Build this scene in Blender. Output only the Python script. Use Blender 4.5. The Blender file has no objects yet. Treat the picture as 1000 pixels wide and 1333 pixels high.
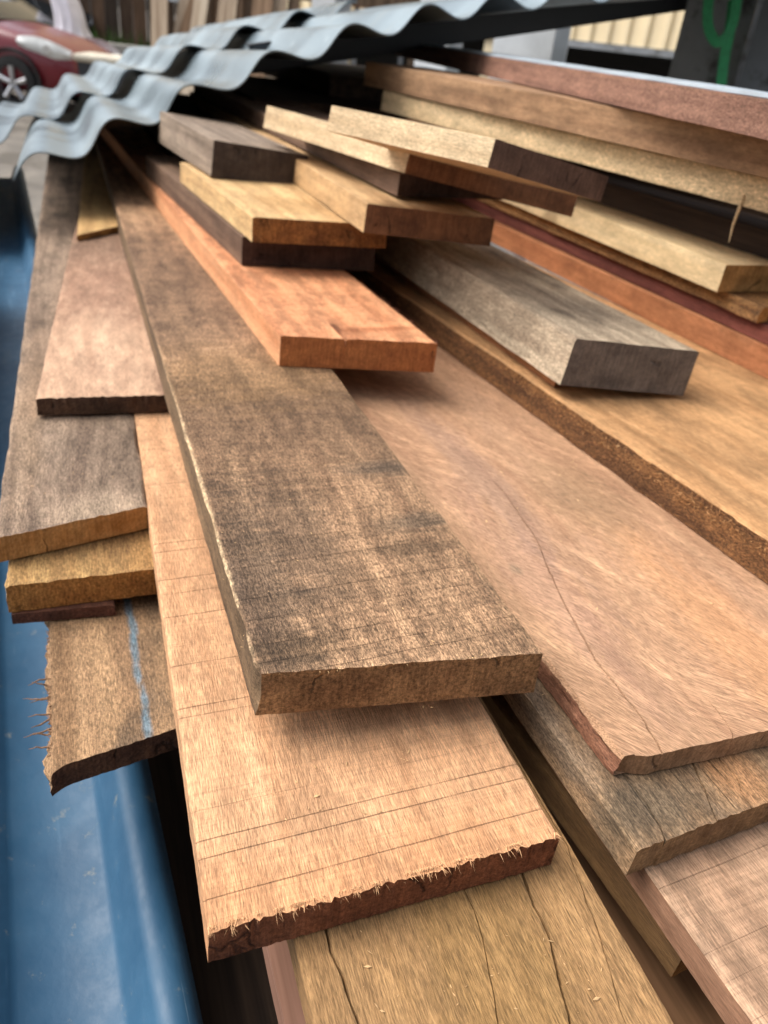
import bpy, math, random
from math import radians, sin, cos, tan, pi
from mathutils import Vector, Matrix, noise
random.seed(7)

# ------------------------------------------------------------------ camera
Z0 = 0.95            # height of the main plank's top above the ground
H = 0.40             # camera height above that plank
F, CX, CY = 1007.0, 500.0, 666.5
ROLL, HPX = radians(7.0), (60, -10)
nx, ny = sin(ROLL), -cos(ROLL)
PITCH = math.atan(((HPX[0]-CX)*nx + (HPX[1]-CY)*ny)/F)
pc, ps = cos(PITCH), sin(PITCH)
scene = bpy.context.scene
col = scene.collection
cam_d = bpy.data.cameras.new('camera')
cam = bpy.data.objects.new('camera', cam_d); col.objects.link(cam); scene.camera = cam
up0 = Vector((0, ps, pc)); r0 = Vector((1, 0, 0)); fw = Vector((0, pc, -ps))
cX = r0*cos(ROLL) + up0*sin(ROLL); cY = -r0*sin(ROLL) + up0*cos(ROLL)
M4 = Matrix((cX, cY, -fw)).transposed().to_4x4(); M4.translation = Vector((0, 0, H+Z0))
cam.matrix_world = M4
cam_d.sensor_fit = 'VERTICAL'; cam_d.sensor_height = 9.8; cam_d.lens = F/1333*9.8
cam_d.clip_start = 0.01; cam_d.clip_end = 500
cam_d.dof.use_dof = True; cam_d.dof.focus_distance = 0.55; cam_d.dof.aperture_fstop = 1.9

# ------------------------------------------------------------------ light
SUN_EL, SUN_AZ = radians(52), radians(-84)      # azimuth clockwise from +Y: from the left
w = bpy.data.worlds.new('World'); scene.world = w; w.use_nodes = True
wn, wl = w.node_tree.nodes, w.node_tree.links
sky = wn.new('ShaderNodeTexSky'); sky.sky_type = 'NISHITA'; sky.sun_disc = False
sky.sun_elevation = SUN_EL; sky.sun_rotation = SUN_AZ
sky.air_density = 1.0; sky.dust_density = 4.0; sky.ozone_density = 1.0
hs = wn.new('ShaderNodeHueSaturation'); hs.inputs['Saturation'].default_value = 0.35
wl.new(sky.outputs[0], hs.inputs['Color']); bg = wn['Background']
wl.new(hs.outputs[0], bg.inputs['Color']); bg.inputs['Strength'].default_value = 0.125
sd = bpy.data.lights.new('sun', 'SUN'); sd.energy = 1.3; sd.angle = radians(42); sd.color = (1, .96, .90)
so = bpy.data.objects.new('sun', sd); col.objects.link(so)
sdir = Vector((sin(SUN_AZ)*cos(SUN_EL), cos(SUN_AZ)*cos(SUN_EL), sin(SUN_EL)))
so.rotation_euler = sdir.to_track_quat('Z', 'Y').to_euler(); so.location = sdir*20
vs = scene.view_settings
vs.view_transform = 'Standard'; vs.look = 'None'; vs.gamma = 1; vs.use_curve_mapping = False
vs.exposure = 1.07

# ------------------------------------------------------------------ pixel helpers
def ray(x, y):
    qx, qy = x-CX, y-CY
    v = qx*nx + qy*ny; u = qx*cos(ROLL) + qy*sin(ROLL)
    return Vector((u, F*pc + v*ps, -F*ps + v*pc))
CAM = Vector((0, 0, H))
def onz(x, y, z):
    d = ray(x, y); return CAM + d*((z-H)/d.z)
def aty(x, y, Y):                     # point on a pixel's ray at ground distance Y (world z)
    d = ray(x, y); p = CAM + d*(Y/d.y); p.z += Z0; return p
def dirvp(vx):
    d = ray(vx, HPX[1] + (vx-HPX[0])*tan(ROLL)); d.z = 0; return d.normalized()

# ------------------------------------------------------------------ object helpers
def tag(o, label=None, cat=None, group=None, kind=None):
    if label: o['label'] = label
    if cat: o['category'] = cat
    if group: o['group'] = group
    if kind: o['kind'] = kind
    return o
def link(name, me, mats, parent=None):
    o = bpy.data.objects.new(name, me); col.objects.link(o)
    for m in (mats if isinstance(mats, (list, tuple)) else [mats]): me.materials.append(m)
    if parent: o.parent = parent
    return o
def mesh(name, vs_, fs, mats, parent=None, smooth=None, mi=None):
    me = bpy.data.meshes.new(name); me.from_pydata([tuple(v) for v in vs_], [], fs); me.update()
    if mi: me.polygons.foreach_set('material_index', mi)
    o = link(name, me, mats, parent)
    if smooth is not None:
        for p in me.polygons: p.use_smooth = True
        me.set_sharp_from_angle(angle=radians(smooth))
    return o
def empty(name, loc=(0, 0, 0), rz=0):
    o = bpy.data.objects.new(name, None); col.objects.link(o); o.location = loc; o.rotation_euler = (0, 0, rz); return o
class MB:
    def __init__(s): s.v = []; s.f = []
    def add(s, vs_, fs):
        n = len(s.v); s.v += [Vector(v) for v in vs_]; s.f += [tuple(i+n for i in f) for f in fs]; return s
    def box(s, a, b, bev=0):
        (x0, y0, z0), (x1, y1, z1) = a, b
        if not bev:
            return s.add([(x, y, z) for z in (z0, z1) for y in (y0, y1) for x in (x0, x1)],
                         [(0, 2, 3, 1), (4, 5, 7, 6), (0, 1, 5, 4), (2, 6, 7, 3), (0, 4, 6, 2), (1, 3, 7, 5)])
        pts = []
        for z, i in ((z0, bev), (z0+bev, 0), (z1-bev, 0), (z1, bev)):
            pts.append([(x0+i, y0+i+0, z), (x1-i, y0+i, z), (x1-i, y1-i, z), (x0+i, y1-i, z)])
        n = [p for r in pts for p in r]
        fs = [(3, 2, 1, 0), (12, 13, 14, 15)]
        for k in range(3):
            for j in range(4):
                a_, b_ = k*4+j, k*4+(j+1) % 4
                fs.append((a_, b_, b_+4, a_+4))
        return s.add(n, fs)
    def tube(s, pts, rad, seg=8, cap=True):
        pts = [Vector(p) for p in pts]; rings = []
        for i, p in enumerate(pts):
            t = (pts[min(i+1, len(pts)-1)] - pts[max(i-1, 0)]).normalized()
            a = t.orthogonal().normalized() if i == 0 else (pa - t*pa.dot(t)).normalized()
            pa = a; b = t.cross(a)
            r = rad[i] if isinstance(rad, (list, tuple)) else rad
            rings.append([p + (a*cos(2*pi*k/seg) + b*sin(2*pi*k/seg))*r for k in range(seg)])
        fs = []
        for i in range(len(pts)-1):
            for k in range(seg):
                fs.append((i*seg+k, i*seg+(k+1) % seg, (i+1)*seg+(k+1) % seg, (i+1)*seg+k))
        if cap: fs += [tuple(range(seg))[::-1], tuple((len(pts)-1)*seg+k for k in range(seg))]
        return s.add([v for r in rings for v in r], fs)
    def prism(s, prof, a, b):          # prof: list of 2D (u,w); a,b: functions mapping to 3D
        n = len(prof)
        vs_ = [a(*p) for p in prof] + [b(*p) for p in prof]
        fs = [tuple(range(n))[::-1], tuple(range(n, 2*n))] + [(i, (i+1) % n, n+(i+1) % n, n+i) for i in range(n)]
        return s.add(vs_, fs)
    def grid(s, rows, closed=False):
        n, m = len(rows), len(rows[0])
        return s.add([p for r in rows for p in r], [(i*m+j, i*m+(j+1) % m, (i+1)*m+(j+1) % m, (i+1)*m+j)
                      for i in range(n-1) for j in range(m if closed else m-1)])
    def build(s, name, mats, parent=None, smooth=None): return mesh(name, s.v, s.f, mats, parent, smooth)

# ------------------------------------------------------------------ materials
def S(r, g, b):
    f = lambda c: (c/255/12.92) if c <= 10 else ((c/255+.055)/1.055)**2.4
    return (f(r), f(g), f(b), 1)
class NT:
    def __init__(s, name):
        s.m = bpy.data.materials.new(name); s.m.use_nodes = True
        s.t = s.m.node_tree; s.n = s.t.nodes; s.b = s.n['Principled BSDF']
        tc = s.n.new('ShaderNodeTexCoord'); s.co = tc.outputs['Object']
    def put(s, node, key, v):
        i = node.inputs[key]
        if isinstance(v, bpy.types.NodeSocket): s.t.links.new(v, i)
        elif v is not None: i.default_value = v
    def vm(s, op, a, b):
        k = s.n.new('ShaderNodeVectorMath'); k.operation = op; s.put(k, 0, a); s.put(k, 1, b); return k.outputs[0]
    def ma(s, op, a, b=None, c=None, clamp=False):
        k = s.n.new('ShaderNodeMath'); k.operation = op; k.use_clamp = clamp; s.put(k, 0, a)
        if b is not None: s.put(k, 1, b)
        if c is not None: s.put(k, 2, c)
        return k.outputs[0]
    def noise(s, vec, sc=1.0, det=3, rough=.55, dist=0):
        k = s.n.new('ShaderNodeTexNoise'); s.put(k, 'Vector', vec); k.inputs['Scale'].default_value = sc
        k.inputs['Detail'].default_value = det; k.inputs['Roughness'].default_value = rough; k.inputs['Distortion'].default_value = dist
        return k.outputs['Fac']
    def ss(s, v, a, b, lo=0, hi=1):
        k = s.n.new('ShaderNodeMapRange'); k.interpolation_type = 'SMOOTHSTEP'
        s.put(k, 'Value', v); k.inputs['From Min'].default_value = a; k.inputs['From Max'].default_value = b
        k.inputs['To Min'].default_value = lo; k.inputs['To Max'].default_value = hi; return k.outputs['Result']
    def mix(s, f, a, b, mode='MIX'):
        k = s.n.new('ShaderNodeMix'); k.data_type = 'RGBA'; k.blend_type = mode
        s.put(k, 'Factor', f); s.put(k, 6, a); s.put(k, 7, b); return k.outputs[2]
    def grey(s, v):
        k = s.n.new('ShaderNodeCombineColor')
        for i in range(3): s.put(k, i, v)
        return k.outputs[0]
    def sep(s, v):
        k = s.n.new('ShaderNodeSeparateXYZ'); s.put(k, 0, v); return k.outputs
    def bump(s, h, dist, strength=1):
        k = s.n.new('ShaderNodeBump'); s.put(k, 'Height', h); k.inputs['Distance'].default_value = dist
        k.inputs['Strength'].default_value = strength
        s.t.links.new(k.outputs[0], s.b.inputs['Normal'])
    def done(s, colr, rough, metal=0, spec=.3):
        s.put(s.b, 'Base Color', colr); s.put(s.b, 'Roughness', rough); s.put(s.b, 'Metallic', metal)
        s.b.inputs['Specular IOR Level'].default_value = spec
        return s.m

SEED = [0]
def wood(light, dark, grain=1.0, fig=0.0, saw=0.0, lines=0.0, fuzz=.5, weather=None, stains=(), checks=0.0, speck=0.0,
         contrast=1.0, bump=1.0, rough=.8, pores=0.0, blot=1.0, lpitch=.03, sawf=420, rot=0.0, sns=(14, 40, 40)):
    """long-grain face; x runs along the board, -y across it"""
    SEED[0] += 1; k = NT('wood_face'); sd_ = SEED[0]
    p = k.vm('ADD', k.co, (sd_*3.17, sd_*1.73, sd_*2.31))
    x, y, z = k.sep(p)
    wv = k.noise(k.vm('MULTIPLY', p, (2.6, 6, 6)), 1, 1)
    off = k.ma('MULTIPLY', k.ma('SUBTRACT', wv, .5), .035+.10*fig)
    cb = k.n.new('ShaderNodeCombineXYZ'); k.put(cb, 0, x); k.put(cb, 1, k.ma('ADD', y, off)); k.put(cb, 2, z)
    q = cb.outputs[0]
    qr = q
    if rot:
        rx_, ry_, rz_ = k.sep(q); cr2 = k.n.new('ShaderNodeCombineXYZ')
        k.put(cr2, 0, k.ma('ADD', k.ma('MULTIPLY', rx_, cos(rot)), k.ma('MULTIPLY', ry_, sin(rot))))
        k.put(cr2, 1, k.ma('SUBTRACT', k.ma('MULTIPLY', ry_, cos(rot)), k.ma('MULTIPLY', rx_, sin(rot)))); k.put(cr2, 2, rz_)
        qr = cr2.outputs[0]
    g1 = k.noise(k.vm('MULTIPLY', q, (2.2*grain, 48*grain, 48*grain)), 1, 5, .65)
    g2 = k.noise(k.vm('MULTIPLY', qr if rot else p, (95, 1000, 1000)), 1, 2, .7)
    g3 = k.noise(k.vm('MULTIPLY', p, (14, 34, 34)), 1, 6, .72)
    L, D = S(*light), S(*dark)
    c = k.mix(k.ss(g1, .5-.24/contrast, .5+.24/contrast), D, L)
    if fig:
        g4 = k.noise(k.vm('MULTIPLY', qr, (9, 60, 60)), 1, 6, .75, .4)
        hi = tuple(min(1, v*1.3) for v in L[:3])+(1,)
        c = k.mix(k.ma('MULTIPLY', k.ss(g4, .48, .72), fig), c, hi)
        g5 = k.noise(k.vm('MULTIPLY', qr, (40, 420, 420)), 1, 2, .6)
        c = k.mix(k.ma('MULTIPLY', k.ss(g5, .58, .75), .5*fig), c, hi)
    h = k.ma('MULTIPLY', g2, fuzz)
    h = k.ma('ADD', h, k.ma('MULTIPLY', g1, .3))
    br = k.ss(g2, .28, .74, 1-.5*fuzz, 1+.42*fuzz)
    br = k.ma('MULTIPLY', br, k.ss(g3, .28, .72, 1-.24*blot, 1+.14*blot))
    if pores:
        gp = k.noise(k.vm('MULTIPLY', p, (85, 900, 900)), 1, 1, .4)
        po = k.ss(gp, .66, .74)
        br = k.ma('MULTIPLY', br, k.ma('SUBTRACT', 1, k.ma('MULTIPLY', po, pores)))
        h = k.ma('SUBTRACT', h, k.ma('MULTIPLY', po, .5*pores))
    if saw:
        s1 = k.noise(k.vm('MULTIPLY', p, (sawf, 9, 9)), 1, 3, .7)
        s1m = k.ma('MULTIPLY', s1, k.ss(g3, .35, .62, .45, 1))
        br = k.ma('MULTIPLY', br, k.ss(s1m, .15, .6, 1-.26*saw, 1+.08*saw))
        h = k.ma('ADD', h, k.ma('MULTIPLY', s1m, .8*saw))
    if lines:                                       # single deep saw scores across the board
        ti = k.ma('ADD', k.ma('DIVIDE', k.ma('ADD', x, k.ma('MULTIPLY', y, .035)), lpitch), k.ma('MULTIPLY', k.noise(k.vm('MULTIPLY', p, (30, 12, 0)), 1, 1), .05))
        cell = k.ma('FLOOR', ti); fr = k.ma('SUBTRACT', ti, cell)
        wn_ = k.n.new('ShaderNodeTexWhiteNoise'); wn_.noise_dimensions = '1D'; k.put(wn_, 'W', cell)
        rv = wn_.outputs['Value']
        dist = k.ma('MULTIPLY', k.ma('ABSOLUTE', k.ma('SUBTRACT', fr, k.ma('ADD', .15, k.ma('MULTIPLY', rv, .7)))), lpitch)
        lm = k.ss(dist, .0001, .0006, 1, 0)
        lm = k.ma('MULTIPLY', lm, k.ss(k.noise(k.vm('MULTIPLY', p, (30, 12, 12)), 1, 3, .7), .36, .56, .45, 1))
        lm = k.ma('MULTIPLY', lm, k.ss(k.ma('FRACT', k.ma('MULTIPLY', rv, 7.7)), .1, .9, .05, 1))
        br = k.ma('MULTIPLY', br, k.ma('SUBTRACT', 1, k.ma('MULTIPLY', lm, .5*lines)))
        h = k.ma('SUBTRACT', h, k.ma('MULTIPLY', lm, 1.2))
    if weather:
        wc, amt, sc = weather
        wn_ = k.noise(k.vm('MULTIPLY', p, (4*sc, 9*sc, 9*sc)), 1, 8, .74)
        c = k.mix(k.ss(wn_, .60-.25*amt, .78-.25*amt, 0, .85), c, S(*wc))
    if stains:
        ox, oy, oz = k.sep(k.co)
        sn = k.ma('MULTIPLY', k.ma('SUBTRACT', k.noise(k.vm('MULTIPLY', p, sns), 1, 8, .8), .5), 2.6)
    for (cx, cv, rx, rv, sc_, st) in stains:
        ax = k.ma('DIVIDE', k.ma('SUBTRACT', ox, cx), rx); ay = k.ma('DIVIDE', k.ma('ADD', oy, cv), rv)
        d2 = k.ma('SQRT', k.ma('ADD', k.ma('MULTIPLY', ax, ax), k.ma('MULTIPLY', ay, ay)))
        c = k.mix(k.ss(k.ma('ADD', d2, sn), .3, 1.3, st, 0), c, S(*sc_))
    if speck:
        sp = k.noise(k.vm('MULTIPLY', p, (240, 520, 520)), 1, 3, .85)
        br = k.ma('MULTIPLY', br, k.ss(sp, .34, .66, 1-.68*speck, 1+.8*speck))
        h = k.ma('ADD', h, k.ma('MULTIPLY', sp, 1.2*speck))
    if checks:
        ck = k.noise(k.vm('MULTIPLY', q, (7, 260, 260)), 1, 2, .5)
        cm = k.ma('MULTIPLY', k.ss(ck, .67, .72), checks)
        br = k.ma('MULTIPLY', br, k.ma('SUBTRACT', 1, k.ma('MULTIPLY', cm, .6)))
        h = k.ma('SUBTRACT', h, k.ma('MULTIPLY', cm, 1.2))
    c = k.mix(1.0, c, k.grey(br), 'MULTIPLY')
    k.bump(h, .0015*bump, .8)
    return k.done(c, rough, 0, .25)
def simple_wood(light, dark):
    SEED[0] += 1; k = NT('wood_plain'); p = k.vm('ADD', k.co, (SEED[0]*3.1, SEED[0]*1.7, SEED[0]*2.3))
    c = k.mix(k.ss(k.noise(k.vm('MULTIPLY', p, (3, 60, 60)), 1, 3, .65), .3, .7), S(*dark), S(*light))
    return k.done(c, .85, 0, .2)
def upright_wood(light, dark):
    SEED[0] += 1; k = NT('wood_upright'); p = k.vm('ADD', k.co, (SEED[0]*3.1, SEED[0]*1.7, SEED[0]*2.3))
    c = k.mix(k.ss(k.noise(k.vm('MULTIPLY', p, (40, 40, 2)), 1, 3, .65), .3, .7), S(*dark), S(*light))
    return k.done(c, .85, 0, .2)
def endgrain(colr, dark, rough=.85, rings=.5, speck=.6, crk=.6):
    SEED[0] += 1; k = NT('wood_end'); sd_ = SEED[0]
    lift = 1.35
    colr = tuple(min(250, c*1.16) for c in colr); dark = tuple(c*1.2 for c in dark)
    p = k.vm('ADD', k.co, (sd_*2.1, sd_*.7, sd_*1.9))
    n1 = k.noise(p, 330, 4, .8); n2 = k.noise(k.vm('MULTIPLY', p, (1, 22, 30)), 1, 5, .7)
    sc = k.noise(k.vm('MULTIPLY', p, (1, 380, 30)), 1, 3, .7)
    wv = k.n.new('ShaderNodeTexWave'); wv.wave_type = 'RINGS'; wv.rings_direction = 'X'
    cc = k.vm('ADD', k.co, (0, .1+.17*((sd_*7) % 5)/5, .07+.05*((sd_*3) % 4)))
    k.put(wv, 'Vector', cc); wv.inputs['Scale'].default_value = 75
    wv.inputs['Distortion'].default_value = 3; wv.inputs['Detail'].default_value = 3; wv.inputs['Detail Scale'].default_value = 1.5
    c = k.mix(k.ss(n2, .3, .7), S(*dark), S(*colr))
    c = k.mix(k.ma('MULTIPLY', k.ss(wv.outputs['Fac'], .3, .9), .6*rings), c, S(*dark))
    br = k.ss(n1, .3, .7, 1-.55*speck, 1+.55*speck)
    br = k.ma('MULTIPLY', br, k.ss(sc, .35, .65, .8, 1.14))
    h = k.ma('ADD', n1, k.ma('MULTIPLY', sc, .6))
    if crk:
        vo = k.n.new('ShaderNodeTexVoronoi'); vo.feature = 'DISTANCE_TO_EDGE'
        dv = k.n.new('ShaderNodeTexNoise'); k.put(dv, 'Vector', p); dv.inputs['Scale'].default_value = 60; dv.inputs['Detail'].default_value = 3
        wp = k.vm('ADD', k.vm('MULTIPLY', p, (0, 1, .55)), k.vm('MULTIPLY', dv.outputs['Color'], (.012, .012, .012)))
        k.put(vo, 'Vector', wp); vo.inputs['Scale'].default_value = 17
        cm = k.ma('MULTIPLY', k.ss(vo.outputs['Distance'], .004, .022, 1, 0), k.ss(k.noise(p, 35, 2), .5, .62))
        br = k.ma('MULTIPLY', br, k.ma('SUBTRACT', 1, k.ma('MULTIPLY', cm, crk)))
        h = k.ma('SUBTRACT', h, k.ma('MULTIPLY', cm, 1.5))
    c = k.mix(1.0, c, k.grey(br), 'MULTIPLY')
    k.bump(h, .0016*(.4+speck), .8)
    return k.done(c, rough, 0, .2)
def plain(name, colr, rough=.6, metal=0, var=.15, sc=8, bump=0, spec=.4, dirt=None):
    k = NT(name); n1 = k.noise(k.co, sc, 5, .6)
    c = S(*colr)
    c = k.mix(k.ss(n1, .3, .7), tuple(v*(1-var) for v in c[:3])+(1,), tuple(min(1, v*(1+var)) for v in c[:3])+(1,))
    if dirt:
        dc, amt, dsc = dirt
        c = k.mix(k.ss(k.noise(k.co, dsc, 7, .7), .62-.2*amt, .75-.2*amt, 0, .8), c, S(*dc))
    if bump: k.bump(k.noise(k.co, sc*8, 4), bump, .6)
    return k.done(c, k.ss(n1, .2, .8, rough*.85, min(1, rough*1.15)), metal, spec)

# ------------------------------------------------------------------ plank builder
def nz(x, y, z): return noise.noise((x, y, z))
def plank_mesh(w_, t, L, ext=0.0, skew=0.0, cracks=(), wob=.0008, jag=.0012, jagtop=None, lside=.0008, rside=.0008, wane=(.0015, .0015),
               chips=(), bow=0.0, dense=1.0, cutback=None):
    """local: x away from the near end, y from 0 (left edge) to -w, z from 0 (top) to -t. cracks: (v0, fn(x)->dv, halfwidth, depth, length)"""
    rs = random.random()*100
    xs = [-ext]; x = -ext
    step = .006/dense
    while x < L:
        dx = step + max(0, (x+ext-.05))*.022/dense
        x = min(L, x+min(dx, .15)); xs.append(x)
    nv = max(9, int(w_/.0052*dense))
    ck = sorted(cracks, key=lambda c: c[0])
    def vlines(x):
        bp = [0.0]; fix = [0]
        out = []
        anchors = [(0.0, 0)]
        for (v0, fn, hw, dp, ln) in ck:
            s = max(0, min(1, (ln-(x+ext))/ (.35*ln)))
            cv = v0 + fn(x); h_ = hw*s*(.45+1.1*abs(nz(x*55, v0*90, 2))) + .00012
            anchors += [(cv-h_, 0), (cv, -dp*s), (cv+h_, 0)]
        anchors.append((w_, 0))
        return anchors
    # number of filler lines per interval, fixed from mean positions
    base = vlines(-ext)
    fill = []
    for i in range(len(base)-1):
        wd = base[i+1][0]-base[i][0]
        fill.append(0 if (base[i][1] < 0 or base[i+1][1] < 0) else max(1, int(wd/w_*nv)))
    NS = 3
    verts = []; rows = []
    for i, x in enumerate(xs):
        an = vlines(x); top = []
        for j in range(len(an)-1):
            top.append(an[j])
            for f in range(fill[j]):
                q = (f+1)/(fill[j]+1); top.append((an[j][0]*(1-q)+an[j+1][0]*q, 0))
        top.append(an[-1])
        n = len(top)
        tz = []; 
        lx = lside*(nz(rs, x*24, 3)+.6*nz(rs, x*90, 5)); rx = rside*(nz(rs+9, x*24, 3)+.6*nz(rs+9, x*90, 5))
        lw = wane[0]*(.5+.9*abs(nz(rs, x*16, 8))); rw = wane[1]*(.5+.9*abs(nz(rs, x*16, 11)))
        for (cx_, side, ln_, dp_) in chips:
            a_ = max(0, 1-abs(x-cx_)/ln_)
            if side == 'l': lw += dp_*a_
            else: rw += dp_*a_
        ring_t = []; ring_b = []
        for (v, dz) in top:
            edge_l = v == 0; edge_r = v == w_
            vv = v + (lw*.6 - lx if edge_l else 0) - (rw*.6 + rx if edge_r else 0)
            zz = dz + wob*nz(rs+20, x*9, v*22) - (lw if edge_l else 0) - (rw if edge_r else 0)
            zz += bow*(x*x)
            xx = x
            if i == 0 or i == len(xs)-1:
                sg = 1 if i == 0 else -1
                xx += sg*(jagtop or jag)*(abs(nz(rs+40, v*90, i))*.5+.5*nz(rs, v*260, i)+.55*nz(rs+3, v*700, i))
                if cutback:
                    xx += sg*cutback(v)
            xx += skew*v*max(0, 1-(x+ext)/(.9*(L+ext)))
            ring_t.append((xx, -vv, zz))
            vb = v + (-lx*.7 if edge_l else 0) - (rx*.7 if edge_r else 0)
            xb = x + skew*v*max(0, 1-(x+ext)/(.9*(L+ext)))
            if i == 0 or i == len(xs)-1:
                xb += (1 if i == 0 else -1)*(jag*(.4*nz(rs+60, v*90, i)+.5*nz(rs+70, v*500, i)) + (cutback(v) if cutback else 0))
            ring_b.append((xb, -vb, -t + bow*x*x + .0006*nz(rs+80, x*12, v*25)))
        rows.append((ring_t, ring_b, lx, rx))
    n = len(rows[0][0]); V = []; Fc = []; MI = []
    def lerp(a, b, q): return tuple(a[k]*(1-q)+b[k]*q for k in range(3))
    per = 2*n + 2*NS
    for i, (rt, rb, lx, rx) in enumerate(rows):
        V += rt
        for s in range(NS):
            p = lerp(rt[-1], rb[-1], (s+1)/(NS+1)); V.append((p[0], p[1]+rside*.9*nz(rs+5, p[0]*70, s*1.7), p[2]))
        V += rb[::-1]
        for s in range(NS):
            p = lerp(rb[0], rt[0], (s+1)/(NS+1)); V.append((p[0], p[1]-lside*.9*nz(rs+6, p[0]*70, s*1.7), p[2]))
    for i in range(len(rows)-1):
        for j in range(per):
            a, b = i*per+j, i*per+(j+1) % per
            Fc.append((a, a+per, b+per, b))
            MI.append(2 if (n-1 <= j < n+NS or j >= 2*n+NS-1) else 0)
    for base_i, flip in ((0, False), ((len(rows)-1)*per, True)):
        top = [base_i+j for j in range(n)]; bot = [base_i+n+NS+(n-1-j) for j in range(n)]
        rgt = [base_i+n+s for s in range(NS)]; lft = [base_i+2*n+NS+(NS-1-s) for s in range(NS)]
        grid = [top]
        for s in range(NS):
            r = [lft[s]]
            for j in range(1, n-1):
                q = (s+1)/(NS+1); a, b = V[top[j]], V[bot[j]]
                p = lerp(a, b, q); V.append((p[0]+(.0008+jag*.4)*nz(p[1]*260+rs, p[2]*260, base_i), p[1], p[2])); r.append(len(V)-1)
            r.append(rgt[s]); grid.append(r)
        grid.append(bot)
        for a in range(len(grid)-1):
            for j in range(n-1):
                f = (grid[a][j], grid[a][j+1], grid[a+1][j+1], grid[a+1][j])
                Fc.append(f[::-1] if flip else f); MI.append(1)
    return V, Fc, MI

PLK = []
def interp(xs, ys, x):
    for i in range(len(xs)-1):
        if x <= xs[i+1] or i == len(xs)-2:
            q = (x-xs[i])/(xs[i+1]-xs[i]); return ys[i]*(1-q)+ys[i+1]*q
def plank(label, tl, vp, z, t, L, mats, tr=None, edge=None, w_=None, ext=0.0, skew=None, sq=None, roll=0.0, pitch=0.0,
          group='planks in the timber stack', name='timber_plank', zpx=None, shift=0.0, cracks_px=(), **kw):
    a = onz(tl[0], tl[1], z if zpx is None else zpx); d = dirvp(vp); perp = Vector((d.y, -d.x, 0)); sk = skew or 0.0
    a = a + perp*shift; a.z = z
    if sq is not None:                       # square end; the far pixel gives the sideways lean
        rr = ray(*tr); tt = ((a-CAM).dot(d) + sq)/rr.dot(d); b = CAM + rr*tt
        wv = b-a; w_ = math.hypot(wv.dot(perp), wv.z); roll = math.atan2(wv.z, wv.dot(perp)); sk = sq/w_
    elif tr is not None:
        b = onz(tr[0], tr[1], z); w_ = (b-a).dot(perp)
        if skew is None: sk = (b-a).dot(d)/w_
    elif edge is not None:
        w_ = (onz(edge[0], edge[1], z)-a).dot(perp)
    cks = []
    for (path, hw, dp, ln) in cracks_px:      # crack paths seen in the photograph, laid on this plank's top
        loc = sorted(((onz(px, py, z)-a).dot(d), (onz(px, py, z)-a).dot(perp)) for (px, py) in path)
        X_, Y_ = [q[0] for q in loc], [q[1] for q in loc]; v0 = Y_[0]; s_ = random.random()*50
        cks.append((v0, lambda x, X_=X_, Y_=Y_, v0=v0, s_=s_: interp(X_, Y_, max(X_[0]-.01, min(x, X_[-1])))-v0 + .0012*nz(x*60, s_, 1) + .001*nz(x*210, s_, 4) + .0006*nz(x*520, s_, 7), hw, dp, ln))
    if cks: kw['cracks'] = cks
    V, Fc, MI = plank_mesh(w_, t, L, ext=ext, skew=sk, **kw)
    if len(mats) == 2: mats = [mats[0], mats[1], mats[0]]
    o = mesh(name, V, Fc, mats, None, 35, MI)
    R_ = Matrix((d, -perp, Vector((0, 0, 1)))).transposed()
    R_ = R_ @ Matrix.Rotation(-pitch, 3, 'Y') @ Matrix.Rotation(-roll, 3, 'X')
    m = R_.to_4x4(); m.translation = Vector((a.x, a.y, z+Z0)); o.matrix_world = m
    tag(o, label, 'plank', group)
    o['_w'] = w_; o['_sk'] = sk
    PLK.append((label, w_, math.degrees(math.atan(sk)), math.degrees(roll)))
    return o
def splinters(o, mat, n, v0, v1, length, thick=.0009, rise=.3, sk=None, jag=.002, zr=(0, -.003), name='splinters', xbase=.004, spread=.5):
    """frayed fibres along a plank's near top edge"""
    mb = MB(); sk = o['_sk'] if sk is None else sk
    for i in range(n):
        v = random.uniform(v0, v1)
        if nz(v*45, n, 3) + .7*nz(v*170, n, 5) < random.uniform(-.15, .35): continue
        x = sk*v; l = length*(random.uniform(.1, .5) if random.random() < .9 else random.uniform(.6, 1.4))
        z = random.uniform(*zr); tw = thick*random.uniform(.5, 1.5)
        a = Vector((x+xbase, -v, z)); dirn = Vector((-1, random.gauss(0, spread*.5), random.gauss(0, rise)*.6)).normalized()
        mid = a + dirn*l*.55; tip = a + dirn*l + Vector((0, 0, random.uniform(-.3, .25)*l))
        s = dirn.cross(Vector((0, 0, 1))).normalized()*tw; u = Vector((0, 0, tw*.6))
        mb.add([a-s-u, a+s-u, a+u*1.2, mid-s*.6-u*.6, mid+s*.6-u*.6, mid+u*.8, tip],
               [(0, 1, 4, 3), (1, 2, 5, 4), (2, 0, 3, 5), (3, 4, 6), (4, 5, 6), (5, 3, 6), (2, 1, 0)])
    c = mb.build(name, mat, o); c['kind'] = 'stuff'; return c
def edge_fibres(o, mat, v, x0, x1, n, length, z0, z1, side, name='splinters'):
    mb = MB()
    for i in range(n):
        a = Vector((random.uniform(x0, x1), -v, random.uniform(z0, z1))); l = length*random.uniform(.2, 1)**1.5
        b = a + Vector((random.gauss(0, .8)*l, side*l*random.uniform(.3, 1), random.gauss(.1, .5)*l))
        m_ = (a+b)/2 + Vector((0, 0, random.gauss(0, .15)*l)); r_ = random.uniform(.0002, .0006)
        mb.tube([a, m_, b], [r_, r_*.8, r_*.2], 3, False)
    c = mb.build(name, mat, o); c['kind'] = 'stuff'; return c
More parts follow.
